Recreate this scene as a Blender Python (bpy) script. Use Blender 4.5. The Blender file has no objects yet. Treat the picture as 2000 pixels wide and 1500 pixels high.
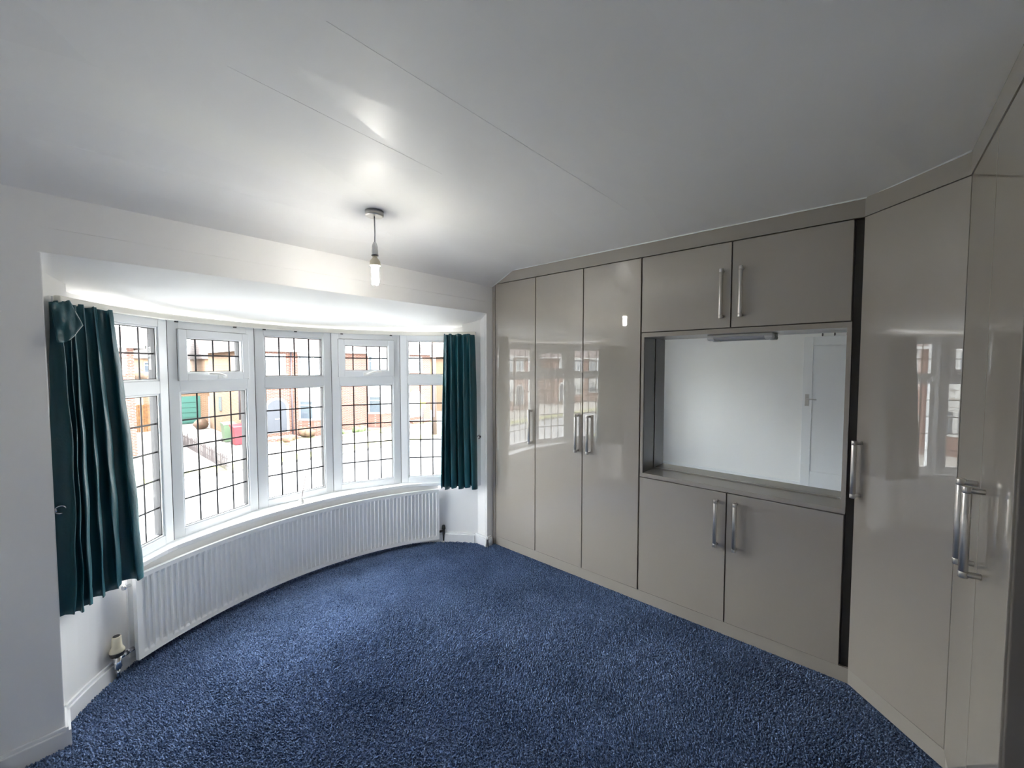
import bpy, math, random
import numpy as np
from mathutils import Vector, Matrix
random.seed(7)
SC = bpy.context.scene
COL = SC.collection
PI = math.pi
sin, cos, rad = math.sin, math.cos, math.radians

# ------------------------------------------------------------------ camera
H_EYE = 1.58
pitch = math.atan(35.5/794.0)
cam_d = bpy.data.cameras.new('camera')
cam_d.sensor_width = 36.0
cam_d.lens = 36.0*794.0/2000.0
cam_d.clip_start = 0.02
cam_d.clip_end = 500
cam = bpy.data.objects.new('camera', cam_d)
COL.objects.link(cam)
cam.location = (0, 0, H_EYE)
cam.rotation_euler = (PI/2 - pitch, 0, -rad(48.8))
SC.camera = cam

# ------------------------------------------------------------------ light
EXPOSURE = 2.42
SKY = 5.0
w = bpy.data.worlds.new('overcast')
SC.world = w
w.use_nodes = True
nt = w.node_tree
bg = nt.nodes['Background']
tc = nt.nodes.new('ShaderNodeTexCoord')
nz = nt.nodes.new('ShaderNodeTexNoise'); nz.inputs['Scale'].default_value = 1.6; nz.inputs['Detail'].default_value = 4
rp = nt.nodes.new('ShaderNodeValToRGB')
rp.color_ramp.elements[0].position = .3; rp.color_ramp.elements[0].color = (.93, .95, 1.0, 1)
rp.color_ramp.elements[1].position = .7; rp.color_ramp.elements[1].color = (1.0, .99, .965, 1)
nt.links.new(tc.outputs['Generated'], nz.inputs['Vector'])
nt.links.new(nz.outputs['Fac'], rp.inputs['Fac'])
nt.links.new(rp.outputs['Color'], bg.inputs['Color'])
bg.inputs['Strength'].default_value = SKY

BULB = 34.0

SC.view_settings.view_transform = 'Standard'
SC.view_settings.look = 'None'
SC.view_settings.gamma = 1.0
SC.view_settings.use_curve_mapping = False
SC.view_settings.exposure = EXPOSURE
cy = SC.cycles
cy.max_bounces = 14; cy.diffuse_bounces = 9; cy.glossy_bounces = 6; cy.transparent_max_bounces = 16
cy.sample_clamp_indirect = 12
cy.use_denoising = True
cy.caustics_reflective = False
cy.caustics_refractive = False

# ------------------------------------------------------------------ materials
def mat(name, color, rough=.5, metal=0, coat=0, coat_rough=.03, coat_ior=1.5, spec=.5, sheen=0, emis=None, estr=0, bump=None, var=None):
    m = bpy.data.materials.new(name); m.use_nodes = True
    n = m.node_tree; b = n.nodes['Principled BSDF']
    b.inputs['Base Color'].default_value = (*color, 1)
    b.inputs['Roughness'].default_value = rough
    b.inputs['Metallic'].default_value = metal
    b.inputs['Specular IOR Level'].default_value = spec
    b.inputs['Coat Weight'].default_value = coat
    b.inputs['Coat Roughness'].default_value = coat_rough
    b.inputs['Coat IOR'].default_value = coat_ior
    b.inputs['Sheen Weight'].default_value = sheen
    if emis:
        b.inputs['Emission Color'].default_value = (*emis, 1)
        b.inputs['Emission Strength'].default_value = estr
    if bump or var:
        t = n.nodes.new('ShaderNodeTexCoord')
    if bump:
        sc_, st, dist = bump
        no = n.nodes.new('ShaderNodeTexNoise'); no.inputs['Scale'].default_value = sc_; no.inputs['Detail'].default_value = 4
        bp = n.nodes.new('ShaderNodeBump'); bp.inputs['Strength'].default_value = st; bp.inputs['Distance'].default_value = dist
        n.links.new(t.outputs['Object'], no.inputs['Vector'])
        n.links.new(no.outputs['Fac'], bp.inputs['Height'])
        n.links.new(bp.outputs['Normal'], b.inputs['Normal'])
    if var:
        sc_, c2, lo, hi = var
        no = n.nodes.new('ShaderNodeTexNoise'); no.inputs['Scale'].default_value = sc_; no.inputs['Detail'].default_value = 5
        mp = n.nodes.new('ShaderNodeMapRange'); mp.inputs[1].default_value = lo; mp.inputs[2].default_value = hi
        mx = n.nodes.new('ShaderNodeMix'); mx.data_type = 'RGBA'
        mx.inputs[6].default_value = (*color, 1); mx.inputs[7].default_value = (*c2, 1)
        n.links.new(t.outputs['Object'], no.inputs['Vector'])
        n.links.new(no.outputs['Fac'], mp.inputs[0])
        n.links.new(mp.outputs[0], mx.inputs[0])
        n.links.new(mx.outputs[2], b.inputs['Base Color'])
    return m

def brick_mat(name, c1, c2, mortar, scale=1.0, axis='XZ'):
    m = bpy.data.materials.new(name); m.use_nodes = True
    n = m.node_tree; b = n.nodes['Principled BSDF']; b.inputs['Roughness'].default_value = .9
    t = n.nodes.new('ShaderNodeTexCoord')
    sp = n.nodes.new('ShaderNodeSeparateXYZ'); cb = n.nodes.new('ShaderNodeCombineXYZ')
    ad = n.nodes.new('ShaderNodeMath'); ad.operation = 'ADD'
    n.links.new(t.outputs['Object'], sp.inputs[0])
    n.links.new(sp.outputs[0], ad.inputs[0]); n.links.new(sp.outputs[1], ad.inputs[1])
    n.links.new(ad.outputs[0], cb.inputs[0]); n.links.new(sp.outputs[2], cb.inputs[1])
    br = n.nodes.new('ShaderNodeTexBrick')
    br.inputs['Color1'].default_value = (*c1, 1); br.inputs['Color2'].default_value = (*c2, 1)
    br.inputs['Mortar'].default_value = (*mortar, 1)
    br.inputs['Scale'].default_value = 1.0
    br.inputs['Brick Width'].default_value = .225*scale; br.inputs['Row Height'].default_value = .075*scale
    br.inputs['Mortar Size'].default_value = .011*scale
    n.links.new(cb.outputs[0], br.inputs['Vector'])
    n.links.new(br.outputs['Color'], b.inputs['Base Color'])
    bp = n.nodes.new('ShaderNodeBump'); bp.inputs['Strength'].default_value = .4; bp.inputs['Distance'].default_value = .01; bp.invert = True
    n.links.new(br.outputs['Fac'], bp.inputs['Height']); n.links.new(bp.outputs['Normal'], b.inputs['Normal'])
    return m

M = {}
M['wall'] = mat('white_wall_paint', (.88, .875, .865), .55, bump=(55, .12, .002))
M['cove'] = M['wall']
M['white'] = mat('white_gloss_paint', (.84, .85, .86), .3)
M['upvc'] = mat('white_window_plastic', (.80, .82, .84), .25)
M['greige'] = mat('greige_high_gloss', (.375, .338, .292), .35, coat=1, coat_rough=.012, coat_ior=1.95)
M['reflection_dark'] = mat('painted_dark_reflection', (.035, .030, .025), .3, coat=1, coat_rough=.02)
M['greige_edge'] = mat('greige_board_edge', (.36, .33, .29), .35, coat=.6, coat_rough=.05)
M['dark'] = mat('dark_gap', (.06, .052, .045), .5)
M['carcass'] = mat('greige_carcass', (.13, .115, .1), .5)
M['steel'] = mat('brushed_steel', (.62, .60, .57), .28, metal=1)
M['chrome'] = mat('chrome', (.75, .75, .76), .12, metal=1)
M['lead'] = mat('lead_strip', (.03, .03, .035), .5)
M['gasket'] = mat('black_rubber', (.02, .02, .022), .6)
M['rad'] = mat('white_radiator_enamel', (.88, .88, .87), .3)
M['cream_plastic'] = mat('aged_cream_plastic', (.72, .66, .5), .4)
M['black_plastic'] = mat('black_plastic', (.025, .025, .025), .4)
M['white_plastic'] = mat('white_plastic', (.8, .8, .78), .35)
M['grey_plastic'] = mat('grey_diffuser', (.55, .56, .6), .25)
M['mirror'] = mat('mirror_silver', (.93, .95, .93), .0, metal=1)
M['tube'] = mat('lit_lamp_tube', (1, 1, 1), .3, emis=(1.0, .96, .88), estr=BULB)
M['track'] = mat('cream_curtain_track', (.80, .78, .71), .22)
M['velvet'] = mat('teal_satin', (.006, .066, .086), .38, sheen=.35, spec=.6, bump=(90, .25, .004))
M['velvet'].node_tree.nodes['Principled BSDF'].inputs['Sheen Tint'].default_value = (.25, .75, .85, 1)
M['velvet'].node_tree.nodes['Principled BSDF'].inputs['Sheen Roughness'].default_value = .35
M['lining'] = mat('pale_curtain_lining', (.55, .6, .58), .8)
M['reed'] = mat('dark_reed', (.12, .07, .06), .7)

# ceiling: satin paint rolled on in overlapping patches, some glossier than others
def ceiling_mat():
    m = mat('satin_ceiling_paint', (.82, .81, .80), .42)
    n = m.node_tree; b = n.nodes['Principled BSDF']
    t = n.nodes.new('ShaderNodeTexCoord')
    mp = n.nodes.new('ShaderNodeMapping'); mp.inputs['Scale'].default_value = (.7, 2.2, 1)
    vo = n.nodes.new('ShaderNodeTexVoronoi'); vo.inputs['Scale'].default_value = 1.3; vo.feature = 'F1'
    no = n.nodes.new('ShaderNodeTexNoise'); no.inputs['Scale'].default_value = 9; no.inputs['Detail'].default_value = 5
    ds = n.nodes.new('ShaderNodeMix'); ds.data_type = 'VECTOR'; ds.inputs[0].default_value = .06
    n.links.new(t.outputs['Object'], mp.inputs[0]); n.links.new(t.outputs['Object'], no.inputs['Vector'])
    n.links.new(mp.outputs[0], ds.inputs[4]); n.links.new(no.outputs['Color'], ds.inputs[5])
    n.links.new(ds.outputs[1], vo.inputs['Vector'])
    sp = n.nodes.new('ShaderNodeSeparateColor'); n.links.new(vo.outputs['Color'], sp.inputs[0])
    mr = n.nodes.new('ShaderNodeMapRange'); mr.inputs[3].default_value = .38; mr.inputs[4].default_value = .58
    n.links.new(sp.outputs[0], mr.inputs[0]); n.links.new(mr.outputs[0], b.inputs['Roughness'])
    mc = n.nodes.new('ShaderNodeMix'); mc.data_type = 'RGBA'
    mc.inputs[6].default_value = (.855, .845, .83, 1); mc.inputs[7].default_value = (.88, .87, .855, 1)
    n.links.new(sp.outputs[1], mc.inputs[0]); n.links.new(mc.outputs[2], b.inputs['Base Color'])
    n2 = n.nodes.new('ShaderNodeTexNoise'); n2.inputs['Scale'].default_value = 60; n2.inputs['Detail'].default_value = 4
    m2 = n.nodes.new('ShaderNodeMapping'); m2.inputs['Scale'].default_value = (.35, 1.6, 1)
    n.links.new(t.outputs['Object'], m2.inputs[0]); n.links.new(m2.outputs[0], n2.inputs['Vector'])
    bp = n.nodes.new('ShaderNodeBump'); bp.inputs['Strength'].default_value = .18; bp.inputs['Distance'].default_value = .002
    n.links.new(n2.outputs['Fac'], bp.inputs['Height']); n.links.new(bp.outputs['Normal'], b.inputs['Normal'])
    return m
M['ceiling'] = ceiling_mat()

def carpet_mat():
    m = mat('navy_carpet', (.02, .05, .15), .95, sheen=.35, spec=.1)
    n = m.node_tree; b = n.nodes['Principled BSDF']
    b.inputs['Sheen Tint'].default_value = (.6, .7, .95, 1); b.inputs['Sheen Roughness'].default_value = .5
    t = n.nodes.new('ShaderNodeTexCoord')
    a = n.nodes.new('ShaderNodeTexNoise'); a.inputs['Scale'].default_value = 160; a.inputs['Detail'].default_value = 3
    c = n.nodes.new('ShaderNodeTexNoise'); c.inputs['Scale'].default_value = 3.2; c.inputs['Detail'].default_value = 4
    r = n.nodes.new('ShaderNodeValToRGB')
    r.color_ramp.elements[0].position = .36; r.color_ramp.elements[0].color = (.024, .051, .118, 1)
    r.color_ramp.elements[1].position = .66; r.color_ramp.elements[1].color = (.21, .31, .53, 1)
    ad = n.nodes.new('ShaderNodeMath'); ad.operation = 'MULTIPLY_ADD'; ad.inputs[1].default_value = .28; 
    n.links.new(t.outputs['Object'], a.inputs['Vector']); n.links.new(t.outputs['Object'], c.inputs['Vector'])
    n.links.new(c.outputs['Fac'], ad.inputs[0])
    sb = n.nodes.new('ShaderNodeMath'); sb.operation = 'SUBTRACT'; sb.inputs[1].default_value = .14
    n.links.new(a.outputs['Fac'], sb.inputs[0]); n.links.new(sb.outputs[0], ad.inputs[2])
    n.links.new(ad.outputs[0], r.inputs['Fac']); n.links.new(r.outputs['Color'], b.inputs['Base Color'])
    return m
M['carpet'] = carpet_mat()

def glass_mat():
    m = bpy.data.materials.new('clear_glass'); m.use_nodes = True
    n = m.node_tree; n.nodes.clear()
    o = n.nodes.new('ShaderNodeOutputMaterial'); tr = n.nodes.new('ShaderNodeBsdfTransparent'); gl = n.nodes.new('ShaderNodeBsdfGlossy')
    fr = n.nodes.new('ShaderNodeFresnel'); ge = n.nodes.new('ShaderNodeNewGeometry'); mr = n.nodes.new('ShaderNodeMapRange'); mr.inputs[3].default_value = 1.5; mr.inputs[4].default_value = 1/1.5; n.links.new(ge.outputs['Backfacing'], mr.inputs[0]); n.links.new(mr.outputs[0], fr.inputs[0]); mx = n.nodes.new('ShaderNodeMixShader')
    tr.inputs[0].default_value = (.97, .985, .98, 1); gl.inputs['Roughness'].default_value = .0
    n.links.new(fr.outputs[0], mx.inputs[0]); n.links.new(tr.outputs[0], mx.inputs[1]); n.links.new(gl.outputs[0], mx.inputs[2])
    n.links.new(mx.outputs[0], o.inputs[0])
    return m
M['glass'] = glass_mat()
# outside
M['brick'] = brick_mat('red_brick', (.070, .018, .010), (.105, .031, .017), (.18, .15, .13))
M['brick_y'] = brick_mat('orange_brick', (.14, .070, .032), (.165, .090, .046), (.21, .17, .13))
M['roof'] = brick_mat('clay_roof_tiles', (.075, .058, .056), (.095, .072, .068), (.04, .033, .032), 3)
M['render'] = mat('white_render', (.30, .30, .295), .8)
M['far_glass'] = mat('far_window_glass', (.05, .065, .08), .08, spec=.8)
M['net'] = mat('net_curtain_glass', (.13, .14, .15), .15)
M['slate_door'] = mat('dark_grey_door', (.026, .03, .040), .5)
M['green_door'] = mat('green_garage_paint', (.022, .095, .076), .5)
M['timber'] = mat('orange_timber', (.20, .095, .024), .7, var=(6, (.13, .055, .014), .4, .6))
M['fence_wood'] = mat('weathered_dark_timber', (.04, .032, .033), .85)
M['tarmac'] = mat('asphalt', (.15, .15, .152), .9, var=(.6, (.10, .10, .102), .4, .65))
M['paving'] = mat('concrete_paving', (.20, .188, .172), .9, var=(1.5, (.15, .138, .122), .4, .65))
M['yard'] = mat('dark_block_paving', (.10, .095, .09), .9, var=(3, (.075, .07, .065), .4, .6))
M['kerb'] = mat('kerb_stone', (.08, .078, .075), .9)
M['grass'] = mat('patchy_lawn', (.085, .10, .022), .95, var=(2.5, (.19, .17, .10), .42, .62))
M['leaf'] = mat('shrub_leaves', (.04, .065, .02), .8, var=(8, (.08, .1, .04), .4, .6))
M['rust'] = mat('autumn_shrub', (.10, .05, .035), .8, var=(8, (.07, .055, .03), .4, .6))
M['bin_red'] = mat('red_bin_plastic', (.13, .009, .016), .45)
M['bin_green'] = mat('green_bin_plastic', (.065, .10, .06), .5)
M['pipe'] = mat('dark_pipe', (.06, .05, .06), .5)
M['yellow'] = mat('yellow_paint', (.85, .75, .05), .5)
M['pole'] = mat('creosoted_pole', (.09, .065, .055), .9)
M['bark'] = mat('bark', (.12, .09, .07), .9)

# ------------------------------------------------------------------ mesh builder
class MB:
    def __init__(s): s.v = []; s.f = []; s.sm = []
    def add(s, vs, fs, smooth=False):
        o = len(s.v); s.v += [tuple(p) for p in vs]; s.f += [tuple(i+o for i in f) for f in fs]; s.sm += [smooth]*len(fs); return s
    def box(s, x0, x1, y0, y1, z0, z1):
        v = [(x, y, z) for z in (z0, z1) for (x, y) in ((x0, y0), (x1, y0), (x1, y1), (x0, y1))]
        return s.add(v, [(3, 2, 1, 0), (4, 5, 6, 7), (0, 1, 5, 4), (1, 2, 6, 5), (2, 3, 7, 6), (3, 0, 4, 7)])
    def obox(s, o, ax, ay, az, a, b):
        # oriented box: origin o, axes ax, ay, az, local corners a..b
        o = Vector(o); X = Vector(ax); Y = Vector(ay); Z = Vector(az)
        v = [o + X*x + Y*y + Z*z for z in (a[2], b[2]) for (x, y) in ((a[0], a[1]), (b[0], a[1]), (b[0], b[1]), (a[0], b[1]))]
        return s.add(v, [(3, 2, 1, 0), (4, 5, 6, 7), (0, 1, 5, 4), (1, 2, 6, 5), (2, 3, 7, 6), (3, 0, 4, 7)])
    def prism(s, poly, z0, z1):
        n = len(poly)
        v = [(x, y, z0) for x, y in poly] + [(x, y, z1) for x, y in poly]
        return s.add(v, [tuple(range(n-1, -1, -1)), tuple(range(n, 2*n))] + [(i, (i+1) % n, n+(i+1) % n, n+i) for i in range(n)])
    def prism_y(s, poly, y0, y1):
        n = len(poly)
        v = [(x, y0, z) for x, z in poly] + [(x, y1, z) for x, z in poly]
        return s.add(v, [tuple(range(n)), tuple(range(2*n-1, n-1, -1))] + [(i, n+i, n+(i+1) % n, (i+1) % n) for i in range(n)])
    def prism_x(s, poly, x0, x1):
        n = len(poly)
        v = [(x0, y, z) for y, z in poly] + [(x1, y, z) for y, z in poly]
        return s.add(v, [tuple(range(n-1, -1, -1)), tuple(range(n, 2*n))] + [(i, (i+1) % n, n+(i+1) % n, n+i) for i in range(n)])
    def strip(s, inner, outer, z0, z1):
        # closed ribbon wall between two plan polylines
        n = len(inner)
        v = []
        for (a, b) in zip(inner, outer):
            v += [(a[0], a[1], z0), (b[0], b[1], z0), (b[0], b[1], z1), (a[0], a[1], z1)]
        f = [(0, 1, 2, 3), tuple(4*(n-1)+k for k in (3, 2, 1, 0))]
        for i in range(n-1):
            p = 4*i; q = p+4
            for k in range(4):
                k2 = (k+1) % 4
                f.append((p+k, q+k, q+k2, p+k2))
        return s.add(v, f)
    def tube(s, pts, r, seg=10, caps=True):
        pts = [Vector(p) for p in pts]; n = len(pts)
        rs = r if isinstance(r, (list, tuple)) else [r]*n
        o = len(s.v); up = None
        for i, p in enumerate(pts):
            d = (pts[min(i+1, n-1)] - pts[max(i-1, 0)]).normalized()
            if up is None: up = d.orthogonal().normalized()
            up = (up - d*up.dot(d)).normalized(); sd = d.cross(up)
            for k in range(seg):
                a = 2*PI*k/seg
                s.v.append(tuple(p + (up*cos(a) + sd*sin(a))*rs[i]))
        for i in range(n-1):
            for k in range(seg):
                k2 = (k+1) % seg
                s.f.append((o+i*seg+k, o+i*seg+k2, o+(i+1)*seg+k2, o+(i+1)*seg+k)); s.sm.append(True)
        if caps:
            s.f.append(tuple(o+k for k in range(seg-1, -1, -1))); s.sm.append(False)
            s.f.append(tuple(o+(n-1)*seg+k for k in range(seg))); s.sm.append(False)
        return s
    def lathe(s, c, prof, seg=24):
        # prof: list of (r, z) about vertical axis at c
        return s.tube([(c[0], c[1], c[2]+z + i*1e-6) for i, (r, z) in enumerate(prof)], [max(r, 1e-4) for r, z in prof], seg)
    def grid(s, P, smooth=True, closed_u=False):
        nu = len(P); nv = len(P[0])
        v = [p for row in P for p in row]
        f = [(i*nv+j, (i+1)*nv+j, (i+1)*nv+j+1, i*nv+j+1) for i in range(nu-1) for j in range(nv-1)]
        return s.add(v, f, smooth)
    def sphere(s, c, r, su=12, sv=8, noise=0, rnd=None):
        P = []
        for i in range(sv+1):
            t = PI*i/sv; row = []
            for j in range(su):
                a = 2*PI*j/su
                k = 1 + (rnd.uniform(-noise, noise) if rnd else 0)
                row.append((c[0]+r[0]*k*sin(t)*cos(a), c[1]+r[1]*k*sin(t)*sin(a), c[2]+r[2]*k*cos(t)))
            P.append(row + [row[0]])
        return s.grid(P)
    def build(s, name, m, parent=None, bevel=0, solid=0, origin=None):
        me = bpy.data.meshes.new(name)
        me.from_pydata(s.v, [], s.f); me.materials.append(m)
        me.polygons.foreach_set('use_smooth', s.sm)
        me.update()
        if origin is not None:
            me.transform(Matrix.Translation(-Vector(origin)))
        o = bpy.data.objects.new(name, me); COL.objects.link(o)
        if origin is not None: o.location = origin
        if parent is not None: o.parent = parent; o.matrix_parent_inverse = Matrix.Translation(-wl(parent))
        if solid:
            q = o.modifiers.new('solid', 'SOLIDIFY'); q.thickness = solid; q.offset = 0
        if bevel:
            q = o.modifiers.new('bevel', 'BEVEL'); q.width = bevel; q.segments = 2; q.limit_method = 'ANGLE'; q.angle_limit = rad(40)
            q.harden_normals = False
        return o

def wl(o):
    v = Vector((0, 0, 0))
    while o is not None: v = v + o.location; o = o.parent if False else None
    return v

def empty(name, loc, label=None, cat=None, group=None, kind=None):
    o = bpy.data.objects.new(name, None); COL.objects.link(o); o.location = loc; o.empty_display_size = .05
    tag(o, label, cat, group, kind); return o
def tag(o, label=None, cat=None, group=None, kind=None):
    if label: o['label'] = label
    if cat: o['category'] = cat
    if group: o['group'] = group
    if kind: o['kind'] = kind
    return o
def struct(o, label=None):
    o['kind'] = 'structure'
    if label: o['label'] = label
    return o

# ------------------------------------------------------------------ dimensions
CE = 2.373             # ceiling
WY = 2.48              # window wall plane
XD = 2.571             # wardrobe door plane
XL, XR, YB = -.90, 3.19, -.90
BC = (1.24, 1.86)      # bay centre
R_LOW, R_WIN = 1.46, 1.43
SILL, HEAD = .55, 1.845
def arc(R, a0, a1, n, c=BC):
    return [(c[0]+R*sin(rad(a0+(a1-a0)*i/(n-1))), c[1]+R*cos(rad(a0+(a1-a0)*i/(n-1)))) for i in range(n)]
COVE = [(2.19, CE), (2.235, CE-.006), (2.27, CE-.017), (2.31, CE-.034), (2.36, CE-.058), (2.41, CE-.079), (2.445, CE-.094), (WY+.001, CE-.110)]

# ------------------------------------------------------------------ room shell
fl = MB().prism([(XL-.1, YB-.1), (XR+.1, YB-.1), (XR+.1, WY+.02), (2.60, WY+.02)] + [(x, y) for x, y in reversed(arc(R_LOW+.06, -62, 62, 25))] + [(-.1, WY+.02), (XL-.1, WY+.02)], -.12, -.012)
floor = struct(fl.build('floor', M['carpet']), 'navy blue fitted carpet')
# carpet pile: real tufts
def pile():
    rng = np.random.default_rng(3)
    sp = .0088
    xs = np.arange(-.3, 2.58, sp); ys = np.arange(-.30, 3.33, sp)
    X, Y = np.meshgrid(xs, ys); X = X.ravel(); Y = Y.ravel()
    X = X + rng.uniform(-.004, .004, X.size); Y = Y + rng.uniform(-.004, .004, X.size)
    inroom = (Y < WY+.005) & ((Y > -.24) | (X < 1.48)) & ~((X + (-1)*Y > 2.53))
    inbay = (Y >= WY-.01) & ((X-BC[0])**2 + (Y-BC[1])**2 < (R_LOW-.012)**2) & (X > .015) & (X < 2.485)
    k = inroom & (Y < WY-.012) | inbay
    # only what the camera side can see
    f = (X*.7524+Y*.6587)
    k &= f > .15
    X = X[k]; Y = Y[k]; n = X.size
    h = rng.uniform(.008, .0135, n) ; r = rng.uniform(.0042, .0062, n)
    a = rng.uniform(0, 2*PI, n)
    # pile leans in soft patches
    lx = .004*np.sin(X*3.1+Y*1.7)+rng.normal(0, .0022, n); ly = .004*np.cos(Y*2.7-X*1.3)+rng.normal(0, .0022, n)
    V = np.zeros((n, 7, 3)); 
    for i in range(3):
        V[:, i, 0] = X+r*np.cos(a+i*2.0944); V[:, i, 1] = Y+r*np.sin(a+i*2.0944); V[:, i, 2] = -.0125
        V[:, 3+i, 0] = X+lx*.6+r*.85*np.cos(a+.6+i*2.0944); V[:, 3+i, 1] = Y+ly*.6+r*.85*np.sin(a+.6+i*2.0944); V[:, 3+i, 2] = -.0125+h*.7
    V[:, 6, 0] = X+lx; V[:, 6, 1] = Y+ly; V[:, 6, 2] = -.0125+h
    T = np.array([(0, 1, 4), (0, 4, 3), (1, 2, 5), (1, 5, 4), (2, 0, 3), (2, 3, 5), (3, 4, 6), (4, 5, 6), (5, 3, 6)])
    F = (T[None]+7*np.arange(n)[:, None, None]).reshape(-1)
    me = bpy.data.meshes.new('carpet_pile')
    me.vertices.add(7*n); me.vertices.foreach_set('co', V.reshape(-1).astype(np.float32))
    nf = 9*n
    me.loops.add(3*nf); me.loops.foreach_set('vertex_index', F.astype(np.int32))
    me.polygons.add(nf); me.polygons.foreach_set('loop_start', (3*np.arange(nf)).astype(np.int32))
    me.polygons.foreach_set('loop_total', np.full(nf, 3, np.int32))
    me.materials.append(M['carpet']); me.update(calc_edges=True)
    o = bpy.data.objects.new('carpet_pile', me); COL.objects.link(o); o.parent = floor; o['kind'] = 'stuff'
    o['label'] = 'cut pile of the navy carpet'
pile()

ce = MB()
ce.box(XL-.1, XR+.1, YB-.1, 2.19, CE, CE+.12)
cx = [XL-.1, XR+.1]
ce.grid([[(x, y, z) for y, z in COVE] for x in cx])
ceiling = struct(ce.build('ceiling', M['ceiling']), 'white painted ceiling curving down towards the window')
# lining paper seams: raised slivers
for a, b in (((.45, .962), (1.99, .943)), ((.34, 1.30), (1.10, 1.35))):
    d = Vector((b[0]-a[0], b[1]-a[1], 0)); L = d.length; d.normalize(); nn = Vector((-d.y, d.x, 0))
    MB().obox((a[0], a[1], CE), d, nn, (0, 0, 1), (0, 0, -.0006), (L, .0022, 0)).build('paper_seam', M['ceiling'], ceiling)

wf = MB()
wf.prism_y([(XL-.1, -.1), (0, -.1), (0, 2.03), (2.50, 2.03), (2.50, -.1), (XR+.1, -.1), (XR+.1, CE+.1), (XL-.1, CE+.1)], WY, WY+.02)
wf.box(XL-.1, -.0005, WY+.02, WY+.25, -.1, CE+.1)
wf.box(2.5005, XR+.1, WY+.02, WY+.25, -.1, CE+.1)
wf.prism([(0, WY+.001), (0, 2.635), (-.1, 2.70), (-.2, 2.6), (-.2, WY+.001)], -.1, 2.05)
wall_window = struct(wf.build('wall_window', M['wall'], bevel=.004), 'white wall around the bay opening')
# bay: low wall, sloped soffit, outer jambs
bw = MB()
bw.strip(arc(R_LOW, -62.2, 61.2, 49), arc(R_LOW+.2, -62.2, 61.2, 49), -.1, SILL-.03)
bw.strip(arc(R_LOW-.02, -62.5, -54.6, 6), arc(R_LOW+.2, -62.5, -54.6, 6), SILL-.03, 2.05)
bw.strip(arc(R_LOW-.02, 54.6, 62.5, 6), arc(R_LOW+.2, 54.6, 62.5, 6), SILL-.03, 2.05)
wall_bay = struct(bw.build('wall_bay', M['wall']), 'curved white wall of the bay')
so = MB()
ns = 41
A = arc(R_WIN+.12, -64.2, 63.6, ns)
rows = []
for i, (x, y) in enumerate(A):
    x = min(max(x, -.01), 2.51)
    zend = HEAD+.028
    rows.append([(x, WY-.002, 2.03), (x, WY+(y-WY)*.5, 2.03-(2.03-zend)*.5), (x, max(y, WY+.01), zend), (x, y+.3, zend)])
so.grid(rows)
rows2 = [[(p[0], p[1], p[2]+.10) for p in r] for r in rows]
so.grid(rows2)
soffit = struct(so.build('ceiling_bay', M['wall']), 'sloping white soffit over the bay')
so2 = MB().strip(arc(R_WIN+.05, -64, 64, 41), arc(R_WIN+.45, -64, 64, 41), HEAD+.03, HEAD+.35)
struct(so2.build('wall_bay_head', M['wall']))
struct(MB().box(XL-.1, XL, YB-.1, WY, -.1, CE+.1).build('wall_left', M['wall']), 'white wall opposite the mirror')
struct(MB().box(XR, XR+.1, YB-.1, WY, -.1, CE+.1).build('wall_right', M['wall']))
struct(MB().box(XL, XR, YB-.1, YB, -.1, CE+.1).build('wall_back', M['wall']))

# skirting
def skirt(name, poly_in, poly_out):
    m = MB(); m.strip(poly_in, poly_out, -.012, .062)
    m.strip([(a[0]*.55+b[0]*.45, a[1]*.55+b[1]*.45) for a, b in zip(poly_in, poly_out)], poly_out, .0615, .078)
    return struct(m.build(name, M['white'], bevel=.003), None)
skirt('baseboard_front', [(XL, WY-.016), (.004, WY-.016)], [(XL, WY), (.004, WY)])
a_in = arc(R_LOW-.018, -58.5, 58.6, 45); a_out = arc(R_LOW, -58.5, 58.6, 45)
skirt('baseboard_bay', [(.016, WY-.016), (.016, 2.62)] + a_in + [(2.482, 2.62), (2.482, WY-.016)], [(0, WY-.016), (0, 2.63)] + a_out + [(2.5, 2.63), (2.5, WY-.016)])
skirt('baseboard_right', [(2.482, WY-.016), (2.545, WY-.016)], [(2.482, WY), (2.545, WY)])
skirt('baseboard_left', [(XL+.016, -.30), (XL+.016, WY)], [(XL, -.30), (XL, WY)])

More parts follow.
